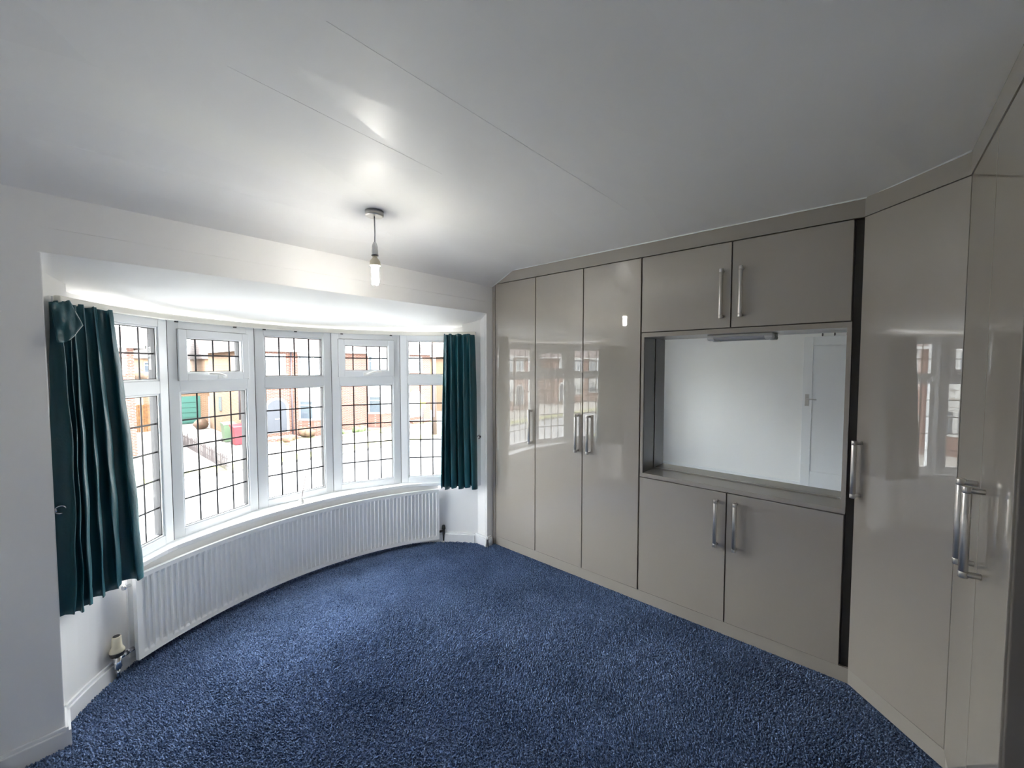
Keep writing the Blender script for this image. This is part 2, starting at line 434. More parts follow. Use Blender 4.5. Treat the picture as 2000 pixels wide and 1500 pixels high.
# ------------------------------------------------------------------ windows
def window(idx):
    a0 = -55 + 22*(idx-1); a1 = a0+22
    p0 = Vector((BC[0]+R_WIN*sin(rad(a0)), BC[1]+R_WIN*cos(rad(a0)), 0)); p1 = Vector((BC[0]+R_WIN*sin(rad(a1)), BC[1]+R_WIN*cos(rad(a1)), 0))
    X = (p1-p0); W = X.length; X.normalize(); Z = Vector((0, 0, 1)); Y = Z.cross(X)    # Y points outward
    if Y.dot(Vector(((p0.x+p1.x)/2-BC[0], (p0.y+p1.y)/2-BC[1], 0))) < 0: Y = -Y
    t = empty('window_%d' % idx, (p0+p1)/2+Vector((0, 0, SILL)), 'white leaded window facet of the bay', None, None, 'structure')
    def B(name, lst, m, bev=.003, par=t):
        mb = MB()
        for a, b in lst: mb.obox(p0, X, Y, Z, a, b)
        o = mb.build(name, m, par, bevel=bev)
        return o
    j = .060; D = .06
    zt0, zt1 = 1.422, 1.495
    opener = idx in (2, 4)
    # outer frame: wedge posts so neighbours meet flush
    fr = MB()
    q = D*math.tan(rad(11))
    def post(x0, x1, side):
        if side < 0: poly = [p0, p0+X*x1, p0+X*x1+Y*D, p0-X*q*(-1)*-1+Y*D]
        else: poly = [p0+X*x0, p1, p1+X*q+Y*D, p0+X*x0+Y*D]
        fr.prism([(v.x, v.y) for v in (poly if side > 0 else [poly[0], poly[1], poly[2], poly[3]])], SILL, HEAD)
    post(0, j, -1); post(W-j, W, 1)
    B('joint_seal', [((-.0022, -.0012, SILL), (.0004, .004, HEAD))], M['gasket'], 0)
    fr.obox(p0, X, Y, Z, (j, 0, SILL), (W-j, D, .60))
    fr.obox(p0, X, Y, Z, (j, 0, 1.80), (W-j, D, HEAD))
    fr.obox(p0, X, Y, Z, (j, 0, zt0), (W-j, D, zt1))
    fo = fr.build('frame', M['upvc'], t, bevel=.003)
    # glazing beads: sloping inner lips
    def bead(x0, x1, z0, z1, name='glazing_bead', y0=.006):
        b_ = .010
        B(name, [((x0, y0, z0), (x0+b_, D-.01, z1)), ((x1-b_, y0, z0), (x1, D-.01, z1)), ((x0+b_, y0, z0), (x1-b_, D-.01, z0+b_)), ((x0+b_, y0, z1-b_), (x1-b_, D-.01, z1))], M['upvc'], .002)
        g = .0035
        x0 += b_; x1 -= b_; z0 += b_; z1 -= b_
        B('gasket', [((x0, .012, z0), (x0+g, .02, z1)), ((x1-g, .012, z0), (x1, .05, z1)), ((x0, .012, z0), (x1, .02, z0+g)), ((x0, .012, z1-g), (x1, .03, z1))], M['gasket'], 0)
        return x0, x1, z0, z1
    cols = [W/2 - .1065, W/2, W/2 + .1065]
    def pane(x0, x1, z0, z1, rows_):
        B('glass_pane', [((x0, .022, z0), (x1, .026, z1))], M['glass'], 0)
        lw = .0047
        L = []
        for c in cols:
            if x0 < c < x1: L.append(((c-lw, .0205, z0), (c+lw, .0218, z1)))
        for k in range(1, rows_):
            z = z0+(z1-z0)*k/rows_
            L.append(((x0, .0203, z-lw), (x1, .0216, z+lw)))
        B('leading', L, M['lead'], 0)
    x0, x1, z0, z1 = bead(j, W-j, .60, zt0); pane(x0, x1, z0, z1, 5)
    if not opener:
        x0, x1, z0, z1 = bead(j, W-j, zt1, 1.80); pane(x0, x1, z0, z1, 2)
    else:
        # opening fanlight sash standing proud of the frame, handle on the bottom rail
        sx0, sx1, sz0, sz1 = j-.008, W-j+.008, zt1-.004, 1.797
        sw = .046
        B('sash', [((sx0, -.014, sz0), (sx0+sw, .03, sz1)), ((sx1-sw, -.014, sz0), (sx1, .03, sz1)), ((sx0+sw, -.014, sz0), (sx1-sw, .03, sz0+sw)), ((sx0+sw, -.014, sz1-sw), (sx1-sw, .03, sz1))], M['upvc'], .003)
        B('seal', [((sx0-.002, -.001, sz0-.002), (sx1+.002, .003, sz1+.002))][:0] or [((sx0-.002, -.0012, sz0-.002), (sx0, .002, sz1+.002)), ((sx1, -.0012, sz0-.002), (sx1+.002, .002, sz1+.002)), ((sx0, -.0012, sz1), (sx1, .002, sz1+.002))], M['gasket'], 0)
        x0, x1, z0, z1 = bead(sx0+sw-.004, sx1-sw+.004, sz0+sw-.004, sz1-sw+.004, y0=-.008); pane(x0, x1, z0, z1, 2)
        h = MB()
        cxm = W/2 + (.03 if idx == 2 else .0); zz = sz0+.020
        s_ = -1 if idx == 2 else 1
        P = lambda x, y, z: p0+X*x+Y*y+Z*z
        h.obox(p0, X, Y, Z, (cxm-.03, -.026, zz-.012), (cxm+.03, -.014, zz+.012))
        h.tube([P(cxm, -.022, zz), P(cxm, -.045, zz+.002), P(cxm+s_*.02, -.055, zz+.008), P(cxm+s_*.05, -.056, zz+.018), P(cxm+s_*.11, -.054, zz+.020)], [.008, .009, .009, .008, .006], 10)
        h.build('handle', M['white_plastic'], t, bevel=.002)
    return t
for i in range(1, 6): window(i)

# sill board following the bay in plan, with its front edge over the radiator
RC = (1.26, 1.137); R_RAD = 1.963
def sill():
    n = 49
    outer = arc(R_WIN+.005, -56, 56, n)
    inner = []
    for i in range(n):
        a = -35.5+71*i/(n-1)
        inner.append((RC[0]+(R_RAD+.030)*sin(rad(a)), RC[1]+(R_RAD+.030)*cos(rad(a))))
    # clamp inner ends to lie inside the bay
    inner = [(x, min(y, o[1]-.03)) for (x, y), o in zip(inner, outer)]
    mb = MB(); mb.strip(inner, outer, SILL-.028, SILL)
    o = mb.build('trim_1', M['white'], bevel=.004); struct(o, 'white window board on top of the low bay wall')
    i2 = [(RC[0]+(R_RAD+.040)*sin(rad(a)), RC[1]+(R_RAD+.040)*cos(rad(a))) for a in np.linspace(-30.2, 30.2, 41)]; 
    mb = MB(); mb.strip(i2, [(x, y+.02) for x, y in i2], .47, SILL-.027)
    struct(mb.build('trim_2', M['wall'], bevel=.003), 'boxed riser under the window board')
sill()

# curtain track
tr = empty('curtain_rail', (1.24, 3.2, 1.86), 'cream curtain track bent round the head of the bay window', 'curtain rail')
MB().strip(arc(R_WIN-.052, -60, 60, 61), arc(R_WIN-.024, -60, 60, 61), HEAD-.004, HEAD+.030).build('track', M['track'], tr, bevel=.006)
MB().strip(arc(R_WIN-.022, -59, 59, 61), arc(R_WIN-.004, -59, 59, 61), HEAD+.002, HEAD+.03).build('track_mount', M['white'], tr, bevel=.003)
for a in (-32, -17, -9, 0, 14, 30):
    c = (BC[0]+(R_WIN-.040)*sin(rad(a)), BC[1]+(R_WIN-.040)*cos(rad(a)), HEAD-.006)
    MB().box(c[0]-.009, c[0]+.009, c[1]-.005, c[1]+.005, c[2]-.006, c[2]+.004).build('glider', M['black_plastic'], tr)

# ------------------------------------------------------------------ radiator
def radiator():
    zb, zt = .040, .485
    a0, a1 = -30.4, 30.3
    t = empty('radiator', (1.26, 3.02, zb), 'long white curved panel radiator following the bay wall under the window', 'radiator')
    nr = 66; m = MB()
    def pt(a, d, z): return (RC[0]+(R_RAD+d)*sin(rad(a)), RC[1]+(R_RAD+d)*cos(rad(a)), z)
    # plan profile across one rib and vertical profile
    az = []; marg = .022/R_RAD*180/PI
    az.append((a0, 0)); az.append((a0+marg*.6, 0))
    pa = (a1-a0-2*marg)/nr
    for i in range(nr):
        s = a0+marg+pa*i
        for u, d in ((.0, 0), (.16, 0), (.30, 1), (.86, 1)): az.append((s+pa*u, d))
    az.append((a1-marg, 0)); az.append((a1, 0))
    zs = [(zb, 0), (zb+.022, 0), (zb+.034, .7), (zb+.048, 1), (zt-.044, 1), (zt-.032, .7), (zt-.022, 0), (zt, 0)]
    P = [[pt(a, .011*d*e, z) for z, e in zs] for a, d in az]
    m.grid(P, smooth=False)
    m.strip([pt(a, .0135, 0)[:2] for a in np.linspace(a0, a1, 60)], [pt(a, .016, 0)[:2] for a in np.linspace(a0, a1, 60)], zb, zt)
    m.build('front_panel', M['rad'], t)
    e = MB()
    ed = np.linspace(a0-.05, a1+.05, 61)
    for z0_, z1_ in ((zt-.002, zt+.003), (zb-.003, zb+.002)):
        e.strip([pt(a, -.002, 0)[:2] for a in ed], [pt(a, .020, 0)[:2] for a in ed], z0_, z1_)
    for a in (a0-.06, a1):
        e.strip([pt(a, -.002, 0)[:2], pt(a+.06, -.002, 0)[:2]], [pt(a, .02, 0)[:2], pt(a+.06, .02, 0)[:2]], zb, zt)
    e.build('edge_seam', M['rad'], t, bevel=.001)
    MB().strip([pt(a, .055, 0)[:2] for a in ed], [pt(a, .068, 0)[:2] for a in ed], zb+.005, zt-.004).build('rear_panel', M['rad'], t)
    tp = MB()
    for k in range(60):
        a = a0+.6+(a1-a0-1.2)*k/59
        tp.strip([pt(a, .02, 0)[:2], pt(a+.10, .02, 0)[:2]], [pt(a, .055, 0)[:2], pt(a+.10, .055, 0)[:2]], zb+.04, zt-.02)
    tp.build('fins', M['rad'], t)
    # air vent at the top left, valves
    c = Vector(pt(a0-.1, .035, zt-.045)); d = (Vector(pt(a0-2, .035, 0))-Vector(pt(a0, .035, 0))).normalized()
    MB().tube([c, c+d*.020, c+d*.021, c+d*.034], [.008, .008, .013, .012], 12).build('air_vent', M['chrome'], t)
    c = Vector(pt(a0, .035, .098)); q = c+d*.075
    v = MB().tube([c, c+d*.04], .011, 12); v.tube([q+Vector((0, 0, -.10)), q+Vector((0, 0, -.055))], .009, 12)
    v.tube([q+Vector((0, 0, -.055)), q+Vector((0, 0, -.045)), q+Vector((0, 0, .02))], [.013, .017, .017], 12); v.tube([c+d*.03, q], .013, 12)
    vo = v.build('valve_body', M['chrome'], t)
    MB().lathe((q.x, q.y, q.z+.012), [(.010, 0), (.026, .004), (.030, .02), (.029, .028)], 20).build('valve_collar', M['black_plastic'], t)
    MB().lathe((q.x, q.y, q.z+.037), [(.030, 0), (.031, .006), (.024, .020), (.021, .024), (.0185, .075), (.017, .078)], 24).build('thermostat_head', M['cream_plastic'], t)
    MB().lathe((q.x, q.y, q.z+.1152), [(.014, 0), (.014, .002)], 20).build('thermostat_cap', M['black_plastic'], t)
    c = Vector(pt(a1, .035, .090)); d = (Vector(pt(a1+2, .035, 0))-Vector(pt(a1, .035, 0))).normalized(); q = c+d*.045
    v = MB().tube([c, q], .010, 12); v.tube([q+Vector((0, 0, -.1)), q+Vector((0, 0, .02))], [.008, .012], 12); v.tube([q+Vector((0, 0, .02)), q+Vector((0, 0, .026)), q+Vector((0, 0, .055))], [.016, .017, .012], 12)
    v.build('return_valve', M['black_plastic'], t)
    MB().tube([q+Vector((0, 0, -.102)), q+Vector((0, 0, -.085))], .012, 12).build('pipe_collar', M['white_plastic'], t)
radiator()

# ------------------------------------------------------------------ curtains
def curtain(name, plan_top, plan_bot, z0, z1, folds, amp_t, amp_b, label, seed, back=1):
    t = empty(name, (plan_top[0][0], plan_top[0][1], z0), label, 'curtain', 'teal curtains at the two ends of the bay')
    rnd = random.Random(seed)
    NU, NV = 200, 40
    def poly(pl, s):
        s = s*(len(pl)-1); i = min(int(s), len(pl)-2); f = s-i
        a = Vector((*pl[i], 0)); b = Vector((*pl[i+1], 0)); return a.lerp(b, f), (b-a).normalized()
    ph = [rnd.uniform(-.5, .5) for _ in range(40)]; am = [rnd.uniform(.6, 1.25) for _ in range(40)]
    P = []
    for i in range(NU+1):
        u = i/NU; col = []
        w_ = u*folds*2*PI; k = int(u*folds)
        for jn in range(NV+1):
            v = jn/NV                          # 0 top .. 1 bottom
            p, d = poly(plan_top, u); pb, db = poly(plan_bot, u)
            ease = v**.8
            q = p.lerp(pb, ease); dd = d.lerp(db, ease).normalized(); nrm = Vector((-dd.y, dd.x, 0))
            amp = amp_t+(amp_b-amp_t)*min(1, v*2.2)
            a1 = am[k % 40]; f = u*folds-int(u*folds)
            am_s = am[k]*(1-f)+am[k+1]*f
            wv = math.sin(w_+ph[k]*(1-f)*.8+ph[k+1]*f*.8+.5*math.sin(v*3+seed))
            wv = math.copysign(abs(wv)**.8, wv)
            # gathers in the heading tape
            g = .006*math.sin(w_*3.3+1)*max(0, 1-v*9)
            z = z1+(z0-z1)*v + (.006*math.sin(w_*.7+seed) if v < .02 else 0) + (.008*math.sin(w_*.5+1)*v)
            wr = .004*math.sin(v*26+u*9+3*math.sin(u*21))*(.3+v*.5)
            q = q+nrm*(amp*am_s*wv+g+wr) + dd*(amp*.35*math.sin(2*w_+.6))
            col.append((q.x, q.y, z))
        P.append(col)
    m = MB().grid(P)
    m.build('drape', M['velvet'], t, solid=.003)
    return t, P
cl, PL = curtain('curtain', [(.036, 2.50), (.066, 2.59), (.126, 2.68), (.212, 2.738)], [(.024, 2.49), (.070, 2.575), (.155, 2.655), (.282, 2.728)], .525, 1.846, 5.2, .020, .034,
    'teal curtain at the left end of the bay, its top corner flopped over', 3)
cr, PR = curtain('curtain', [(2.213, 2.705), (2.26, 2.66), (2.32, 2.59), (2.36, 2.50)], [(2.170, 2.712), (2.255, 2.65), (2.325, 2.58), (2.388, 2.50)], .535, 1.846, 5.1, .018, .036,
    'teal curtain hanging straight at the right end of the bay', 8)
# flopped corner of the left curtain: a flap folded forward over the gathers
def flop():
    A0 = Vector((.018, 2.488, 1.830)); B0 = Vector((.070, 2.545, 1.852)); T = Vector((.104, 2.500, 1.752)); L0 = Vector((.030, 2.462, 1.672))
    N = 14; P = []
    for i in range(N+1):
        u = i/N; row = []
        for j in range(N+1):
            v = j/N
            p = (A0.lerp(B0, u)).lerp(L0.lerp(T, u), v)
            bulge = math.sin(PI*min(1, u*1.05))*math.sin(PI*min(1, v*.95+.05))
            wr = .004*math.sin(9*u-5*v)+.003*math.sin(14*(u+v*.6))
            sag = -.022*math.sin(PI*u)*v
            row.append((p.x-.0*bulge, p.y-.016*bulge-.012-wr, p.z+sag+.5*wr))
        P.append(row)
    return MB().grid(P), P
fm, FP = flop()
fm.build('flopped_corner', M['velvet'], cl, solid=.004)
MB().tube([FP[-1][j] for j in (6, 8, 10, 12, 14)]+[FP[i][-1] for i in (13, 11, 9, 6)], .0022, 6).build('corner_hem', M['lining'], cl)

# curtain tie-back hooks
def ringhook(name, c, d, m, label):
    d = Vector(d).normalized(); s_ = Vector((0, 0, 1)).cross(d).normalized(); pts = []
    for i in range(15):
        a = rad(-110+i*20)
        pts.append(Vector(c)+d*(.016+.016*cos(a+PI))+Vector((0, 0, 1))*(.016*sin(a)))
    mb = MB().tube(pts, .0026, 8); mb.tube([Vector(c)-d*.002, Vector(c)+d*.006], [.009, .008], 12)
    return tag(mb.build(name, m), label, 'hook')
ringhook('tieback_hook', (2.498, 2.56, .955), (-1, 0, 0), M['pipe'], 'small dark tie-back hook on the right reveal beside the curtain')
ringhook('tieback_hook', (.001, 2.497, .985), (1, 0, 0), M['chrome'], 'small chrome tie-back hook at the left edge of the bay by the curtain')

# reed diffuser on the sill
dt = empty('reed_diffuser', (1.222, 3.165, SILL), 'tiny white reed diffuser with one dark reed on the window board', 'diffuser')
MB().lathe((1.222, 3.165, SILL), [(.016, 0), (.019, .004), (.019, .026), (.010, .034), (.008, .045), (.010, .048)], 20).build('bottle', M['white_plastic'], dt)
MB().tube([(1.222, 3.165, SILL+.03), (1.262, 3.178, SILL+.21)], .0022, 6).build('reed', M['reed'], dt)

# ------------------------------------------------------------------ ceiling lamp
lx, ly = 1.135, 1.935
lt = empty('pendant_light', (lx, ly, CE), 'bare lit energy-saving bulb hanging on a short cord from the ceiling', 'ceiling light')
MB().lathe((lx, ly, CE-.026), [(.040, 0), (.046, .004), (.046, .026)], 32).build('ceiling_rose', M['steel'], lt)
MB().tube([(lx, ly, CE-.026), (lx+.001, ly, CE-.1), (lx, ly, 2.215)], .0032, 8).build('cord', M['grey_plastic'], lt)
MB().lathe((lx, ly, 2.148), [(.014, 0), (.0165, .002), (.0165, .028), (.0150, .030), (.0155, .046), (.0085, .066), (.005, .070)], 20).build('lampholder', M['white_plastic'], lt)
MB().lathe((lx, ly, 2.1475), [(.0175, 0), (.0175, .004)], 20).build('holder_ring', M['pipe'], lt)
bb = MB().lathe((lx, ly, 2.097), [(.026, 0), (.027, .004), (.026, .022), (.016, .036), (.012, .040), (.012, .051)], 24).build('bulb_base', M['cream_plastic'], lt)
tb = MB()
for k in range(3):
    a = k*2*PI/3+.5; ca, sa = cos(a), sin(a)
    cx_, cy_ = lx+.0125*ca, ly+.0125*sa; wx, wy = -sa*.0078, ca*.0078
    pts = [(cx_-wx, cy_-wy, 2.098), (cx_-wx, cy_-wy, 2.012)]
    for q in range(1, 6):
        b_ = PI*q/6; pts.append((cx_-wx*cos(b_), cy_-wy*cos(b_), 2.012-.0078*sin(b_)))
    pts += [(cx_+wx, cy_+wy, 2.012), (cx_+wx, cy_+wy, 2.098)]
    tb.tube(pts, .0056, 10)
tb.build('lamp_tube', M['tube'], lt)

# ------------------------------------------------------------------ wardrobes
DT = .020
def handle(parent, base, out, z0, z1, label=None):
    """bar handle on the plane through base, sticking out along out"""
    o = Vector(out).normalized(); b = Vector((base[0], base[1], 0)); c = b+o*.036; m = MB()
    m.tube([c+Vector((0, 0, z0)), c+Vector((0, 0, z0+.019))], .0112, 16)
    m.tube([c+Vector((0, 0, z0+.0195)), c+Vector((0, 0, z1-.0195))], .0108, 16)
    m.tube([c+Vector((0, 0, z1-.019)), c+Vector((0, 0, z1))], .0112, 16)
    for z in (z0+.011, z1-.011):
        m.tube([b+Vector((0, 0, z)), c+Vector((0, 0, z))], .0085, 14)
    return m.build('handle', M['steel'], parent, bevel=.001)
def door(parent, y0, y1, z0, z1, hy, hz, g=.0018):
    d = MB().box(XD, XD+DT, y0+g, y1-g, z0+g, z1-g).build('door', M['greige'], parent, bevel=.0015)
    handle(d, (XD, hy), (-1, 0, 0), *hz)
    return d
BOT, TOP = .073, 2.282
# tall three-door wardrobe by the window
t1 = empty('tall_wardrobe', (2.88, 1.79, 0), 'tall greige gloss fitted wardrobe with three full-height doors next to the window', 'wardrobe')
cc = MB(); cc.prism_x([(1.131, BOT), (2.445, BOT), (2.445, 2.262), (2.41, 2.28), (1.131, 2.28)], XD+.024, XR-.005); cc.build('carcass', M['carcass'], t1)
door(t1, 2.004, 2.442, BOT, TOP, 2.040, (.950, 1.228))
door(t1, 1.566, 2.001, BOT, TOP, 1.604, (.945, 1.225))
door(t1, 1.130, 1.563, BOT, TOP, 1.505, (.943, 1.224))
fs = MB().prism_x([(2.4475, .0), (2.478, .0), (2.478, 2.27), (2.4475, 2.285)], XD+.001, XD+.02); fs.build('filler_strip', M['greige_edge'], t1)
# overhead cupboard
t2 = empty('overhead_cupboard', (2.88, .6, 1.797), 'greige gloss two-door cupboard above the mirror niche', 'cupboard')
MB().box(XD+.024, XR-.005, .066, 1.126, 1.797, TOP-.002).build('carcass', M['carcass'], t2)
door(t2, .598, 1.124, 1.797, TOP, .643, (1.850, 2.130))
door(t2, .068, .595, 1.797, TOP, .544, (1.852, 2.132))
# base cupboard
t3 = empty('base_cupboard', (2.88, .6, BOT), 'greige gloss two-door cupboard beneath the mirror niche', 'cupboard')
MB().box(XD+.024, XR-.005, .066, 1.126, BOT, .843).build('carcass', M['carcass'], t3)
door(t3, .598, 1.124, BOT, .843, .647, (.521, .800))
door(t3, .068, .595, BOT, .843, .546, (.520, .800))
# mirror niche
t4 = empty('mirror_niche', (2.66, .6, .87), 'open greige gloss niche lining framing the mirror between the cupboards', 'niche')
MB().box(XD, 2.775, .064, 1.122, .846, .872).build('shelf', M['greige'], t4, bevel=.0015)
MB().box(XD, 2.775, .064, 1.122, 1.766, 1.794).build('top_panel', M['greige_edge'], t4, bevel=.001)
MB().box(XD, 2.775, 1.104, 1.122, .872, 1.766).build('side_panel', M['greige'], t4, bevel=.001)
MB().box(XD+.004, 2.741, 1.1015, 1.1038, .873, 1.765).build('side_reflection_sheet', M['reflection_dark'], t4)  # added dark sheet, colours in the reflection of a person at the camera
MB().box(XD, 2.775, .064, .083, .872, 1.766).build('side_panel', M['greige'], t4, bevel=.001)
mi = empty('mirror', (2.76, .6, .875), 'large frameless mirror at the back of the niche', 'mirror')
MB().box(2.750, 2.756, .084, 1.1005, .880, 1.765).build('mirror_glass', M['mirror'], mi)
MB().box(2.742, 2.757, .084, 1.1005, .8725, .8795).build('bottom_channel', M['steel'], mi)
# strip light at the top of the niche
sl = empty('strip_light', (2.70, .58, 1.75), 'slim grey and white strip light fixed at the top of the mirror', 'light fitting')
MB().box(2.655, 2.735, .405, .745, 1.750, 1.7655).build('body', M['white_plastic'], sl, bevel=.004)
lm = MB(); lm.prism_y([(2.650, 1.751), (2.655, 1.742), (2.672, 1.735), (2.712, 1.735), (2.728, 1.742), (2.733, 1.751)], .445, .705)
lm.build('diffuser', M['grey_plastic'], sl, bevel=.002)
for y0_, y1_ in ((.405, .444), (.706, .745)):
    MB().prism_y([(2.648, 1.752), (2.653, 1.740), (2.672, 1.732), (2.712, 1.732), (2.730, 1.740), (2.735, 1.752)], y0_, y1_).build('end_cap', M['white_plastic'], sl, bevel=.003)
# dark recessed filler between the run and the corner unit
# corner (diagonal) wardrobe
A_ = Vector((2.574, .035, 0)); E_ = Vector((2.271, -.268, 0)); dg = (E_-A_).normalized(); dn = Vector((dg.y, -dg.x, 0))
if dn.dot(Vector((-1, 1, 0))) < 0: dn = -dn
Ld = (E_-A_).length
t5 = empty('corner_wardrobe', (2.7, -.4, 0), 'greige gloss diagonal corner wardrobe with one full-height door', 'wardrobe')
cm = MB().prism([(2.5975, .030), (2.300, -.2675), (2.300, YB+.01), (XR-.005, YB+.01), (XR-.005, .030)], BOT, TOP-.002)
cm.build('carcass', M['carcass'], t5)
MB().box(2.598, 2.615,   .032, .0635, .0, TOP).build('recess_filler', M['dark'], t5)
dd = MB().obox(A_, dg, dn, (0, 0, 1), (.004, -DT, BOT+.001), (Ld-.0005, 0, TOP)).build('door', M['greige'], t5, bevel=.0015)
hb = A_+dg*.030
handle(dd, (hb.x, hb.y), dn, .945, 1.222)
# back wardrobe facing the window
t6 = empty('back_wardrobe', (1.88, -.6, 0), 'greige gloss two-door wardrobe at the right edge facing the window', 'wardrobe')
MB().box(1.50, 2.298, YB+.01, -.292, BOT, TOP-.002).build('carcass', M['carcass'], t6)
for x0_, x1_, hx in ((1.860, 2.2695, 1.900), (1.500, 1.857, 1.790)):
    d = MB().box(x0_+.0018, x1_-.0018, -.268-DT, -.268, BOT, TOP).build('door', M['greige'], t6, bevel=.0015)
    handle(d, (hx, -.268), (0, 1, 0), .946, 1.222)
MB().box(1.478, 1.4975, YB+.01, -.272, 0, CE).build('end_panel', M['carcass'], t6, bevel=.002)
# plinth and fascia boards
pl = MB().prism([(XD+.006, 2.445), (XD+.022, 2.445), (XD+.022, .025), (2.285, -.285), (1.50, -.285), (1.50, -.273), (2.268, -.273), (XD+.006, .031)], -.004, BOT-.002)
tag(pl.build('plinth', M['greige_edge']), 'low greige plinth board running along the foot of the wardrobes', 'plinth')
fa = MB()
fa.prism_x([(.034, TOP+.003), (2.430, TOP+.003), (2.41, 2.2945), (2.36, 2.316), (2.30, 2.34), (2.245, CE-.004), (.022, CE-.001), (.022, TOP+.003)], XD-.004, XD+.014)
f2 = fa.build('fascia', M['greige_edge']); tag(f2, 'greige fascia board closing the gap between wardrobe tops and ceiling', 'fascia')
fb = MB().obox(A_, dg, dn, (0, 0, 1), (.002, -.016, TOP+.003), (Ld+.002, .003, CE-.001)).build('fascia_return', M['greige_edge'], f2)
MB().box(1.50, 2.27, -.286, -.265, TOP+.003, CE-.001).build('fascia_return', M['greige'], f2)
# white caulk bead where fascia meets ceiling
cb = MB()
cb.tube([(XD-.006, 2.24, CE-.003), (XD-.006, .026, CE-.003), (2.268, -.266, CE-.003)], .0035, 6)
cb.tube([(XD-.006, 2.475, CE-.110), (XD-.006, 2.43, CE-.090), (XD-.006, 2.33, CE-.046), (XD-.006, 2.24, CE-.004)], .003, 6)
struct(cb.build('trim_3', M['white']), 'white filler bead along the ceiling line')

# door in the left wall (seen in the mirror), hooks above it
dt_ = empty('door_1', (XL, .2, 0), 'white panelled door in the left wall', None, None, 'structure')
y0_, y1_, zt_ = -.14, .625, 1.945
fr = MB()
MB().box(XL+.001, XL+.030, y0_, y1_, .003, zt_).build('door_leaf', M['white'], dt_)
for a in ((y0_, y0_+.10, .003, zt_), (y1_-.10, y1_, .003, zt_), (y0_+.10, y1_-.10, zt_-.11, zt_), (y0_+.10, y1_-.10, .003, .24)):
    fr.box(XL+.0305, XL+.042, *a)
fr.build('door_frame_rails', M['white'], dt_, bevel=.004)
MB().box(XL+.042, XL+.047, y1_-.07, y1_-.030, 1.07, 1.22).build('handle_plate', M['steel'], dt_, bevel=.001)
MB().tube([(XL+.047, y1_-.05, 1.165), (XL+.085, y1_-.05, 1.165), (XL+.09, y1_-.06, 1.163), (XL+.09, y1_-.15, 1.155)], [.009, .008, .008, .007], 10).build('lever_handle', M['steel'], dt_)
for k in range(3):
    y = .44-.12*k
    h = MB().tube([(XL+.001, y, 1.975), (XL+.02, y, 1.97), (XL+.022, y, 1.955), (XL+.035, y, 1.95), (XL+.04, y, 1.965)], .0035, 8); h.box(XL+.0005, XL+.004, y-.008, y+.008, 1.955, 1.99)
    tag(h.build('coat_hook', M['pipe']), ['left', 'middle', 'right'][k] + ' small dark coat hook of the row above the white door in the mirror', 'hook', 'coat hooks above the door')

# ------------------------------------------------------------------ outside
GZ = -2.70
g = MB().box(-95, 75, 13.0, 19.4, GZ-.3, GZ-.10); struct(g.build('road', M['tarmac']), 'pale asphalt street')
struct(MB().box(-95, 75, 3.9, 9.0, GZ-.3, GZ-.03).build('front_yard', M['yard']), 'paved front yard below the window')
struct(MB().box(-95, 75, 9.0, 10.6, GZ-.3, GZ-.02).build('near_pavement', M['paving']), 'near pavement')
struct(MB().box(-95, 75, 10.6, 12.85, GZ-.3, GZ-.02).build('near_verge', M['grass']), 'near grass verge')
struct(MB().box(-95, 75, 19.55, 20.9, GZ-.3, GZ-.02).build('far_verge', M['grass']), 'grass verge across the street')
struct(MB().box(-95, 75, 20.9, 22.6, GZ-.3, GZ-.02).build('far_pavement', M['paving']), 'pavement across the street')
struct(MB().box(-95, 75, 22.6, 120, GZ-.3, GZ).build('ground', M['paving']), 'paved drives between the houses')
for y in (12.85, 19.40):
    tag(MB().box(-95, 75, y, y+.15, GZ-.3, GZ+.01).build('kerb', M['kerb']), 'grey kerb on the %s side of the street' % ('near' if y < 15 else 'far'), 'kerb')

def arch_poly(x0, x1, z0, zs, n=9):
    c = (x0+x1)/2; r = (x1-x0)/2
    return [(x0, z0), (x1, z0)]+[(c+r*cos(PI*i/(n-1)), zs+r*sin(PI*i/(n-1))) for i in range(n)]

def far_window(par, x0, x1, y, z0, z1, nx, m='far_glass', trans=True, tint=None):
    f = MB(); b = .07
    f.box(x0, x1, y-.05, y+.02, z0, z0+b); f.box(x0, x1, y-.05, y+.02, z1-b, z1)
    for k in range(nx+1):
        x = x0+(x1-x0-b)*k/nx; f.box(x, x+b, y-.05, y+.02, z0+b, z1-b)
    if trans:
        zz = z0+(z1-z0)*.68; f.box(x0+b, x1-b, y-.045, y+.02, zz, zz+.05)
    f.box(x0-.06, x1+.06, y-.12, y+.02, z0-.09, z0)
    o = f.build('window', M['render'], par)
    MB().box(x0+b*.5, x1-b*.5, y-.012, y-.002, z0+b*.5, z1-b*.5).build('pane', M[m], o)
    return o

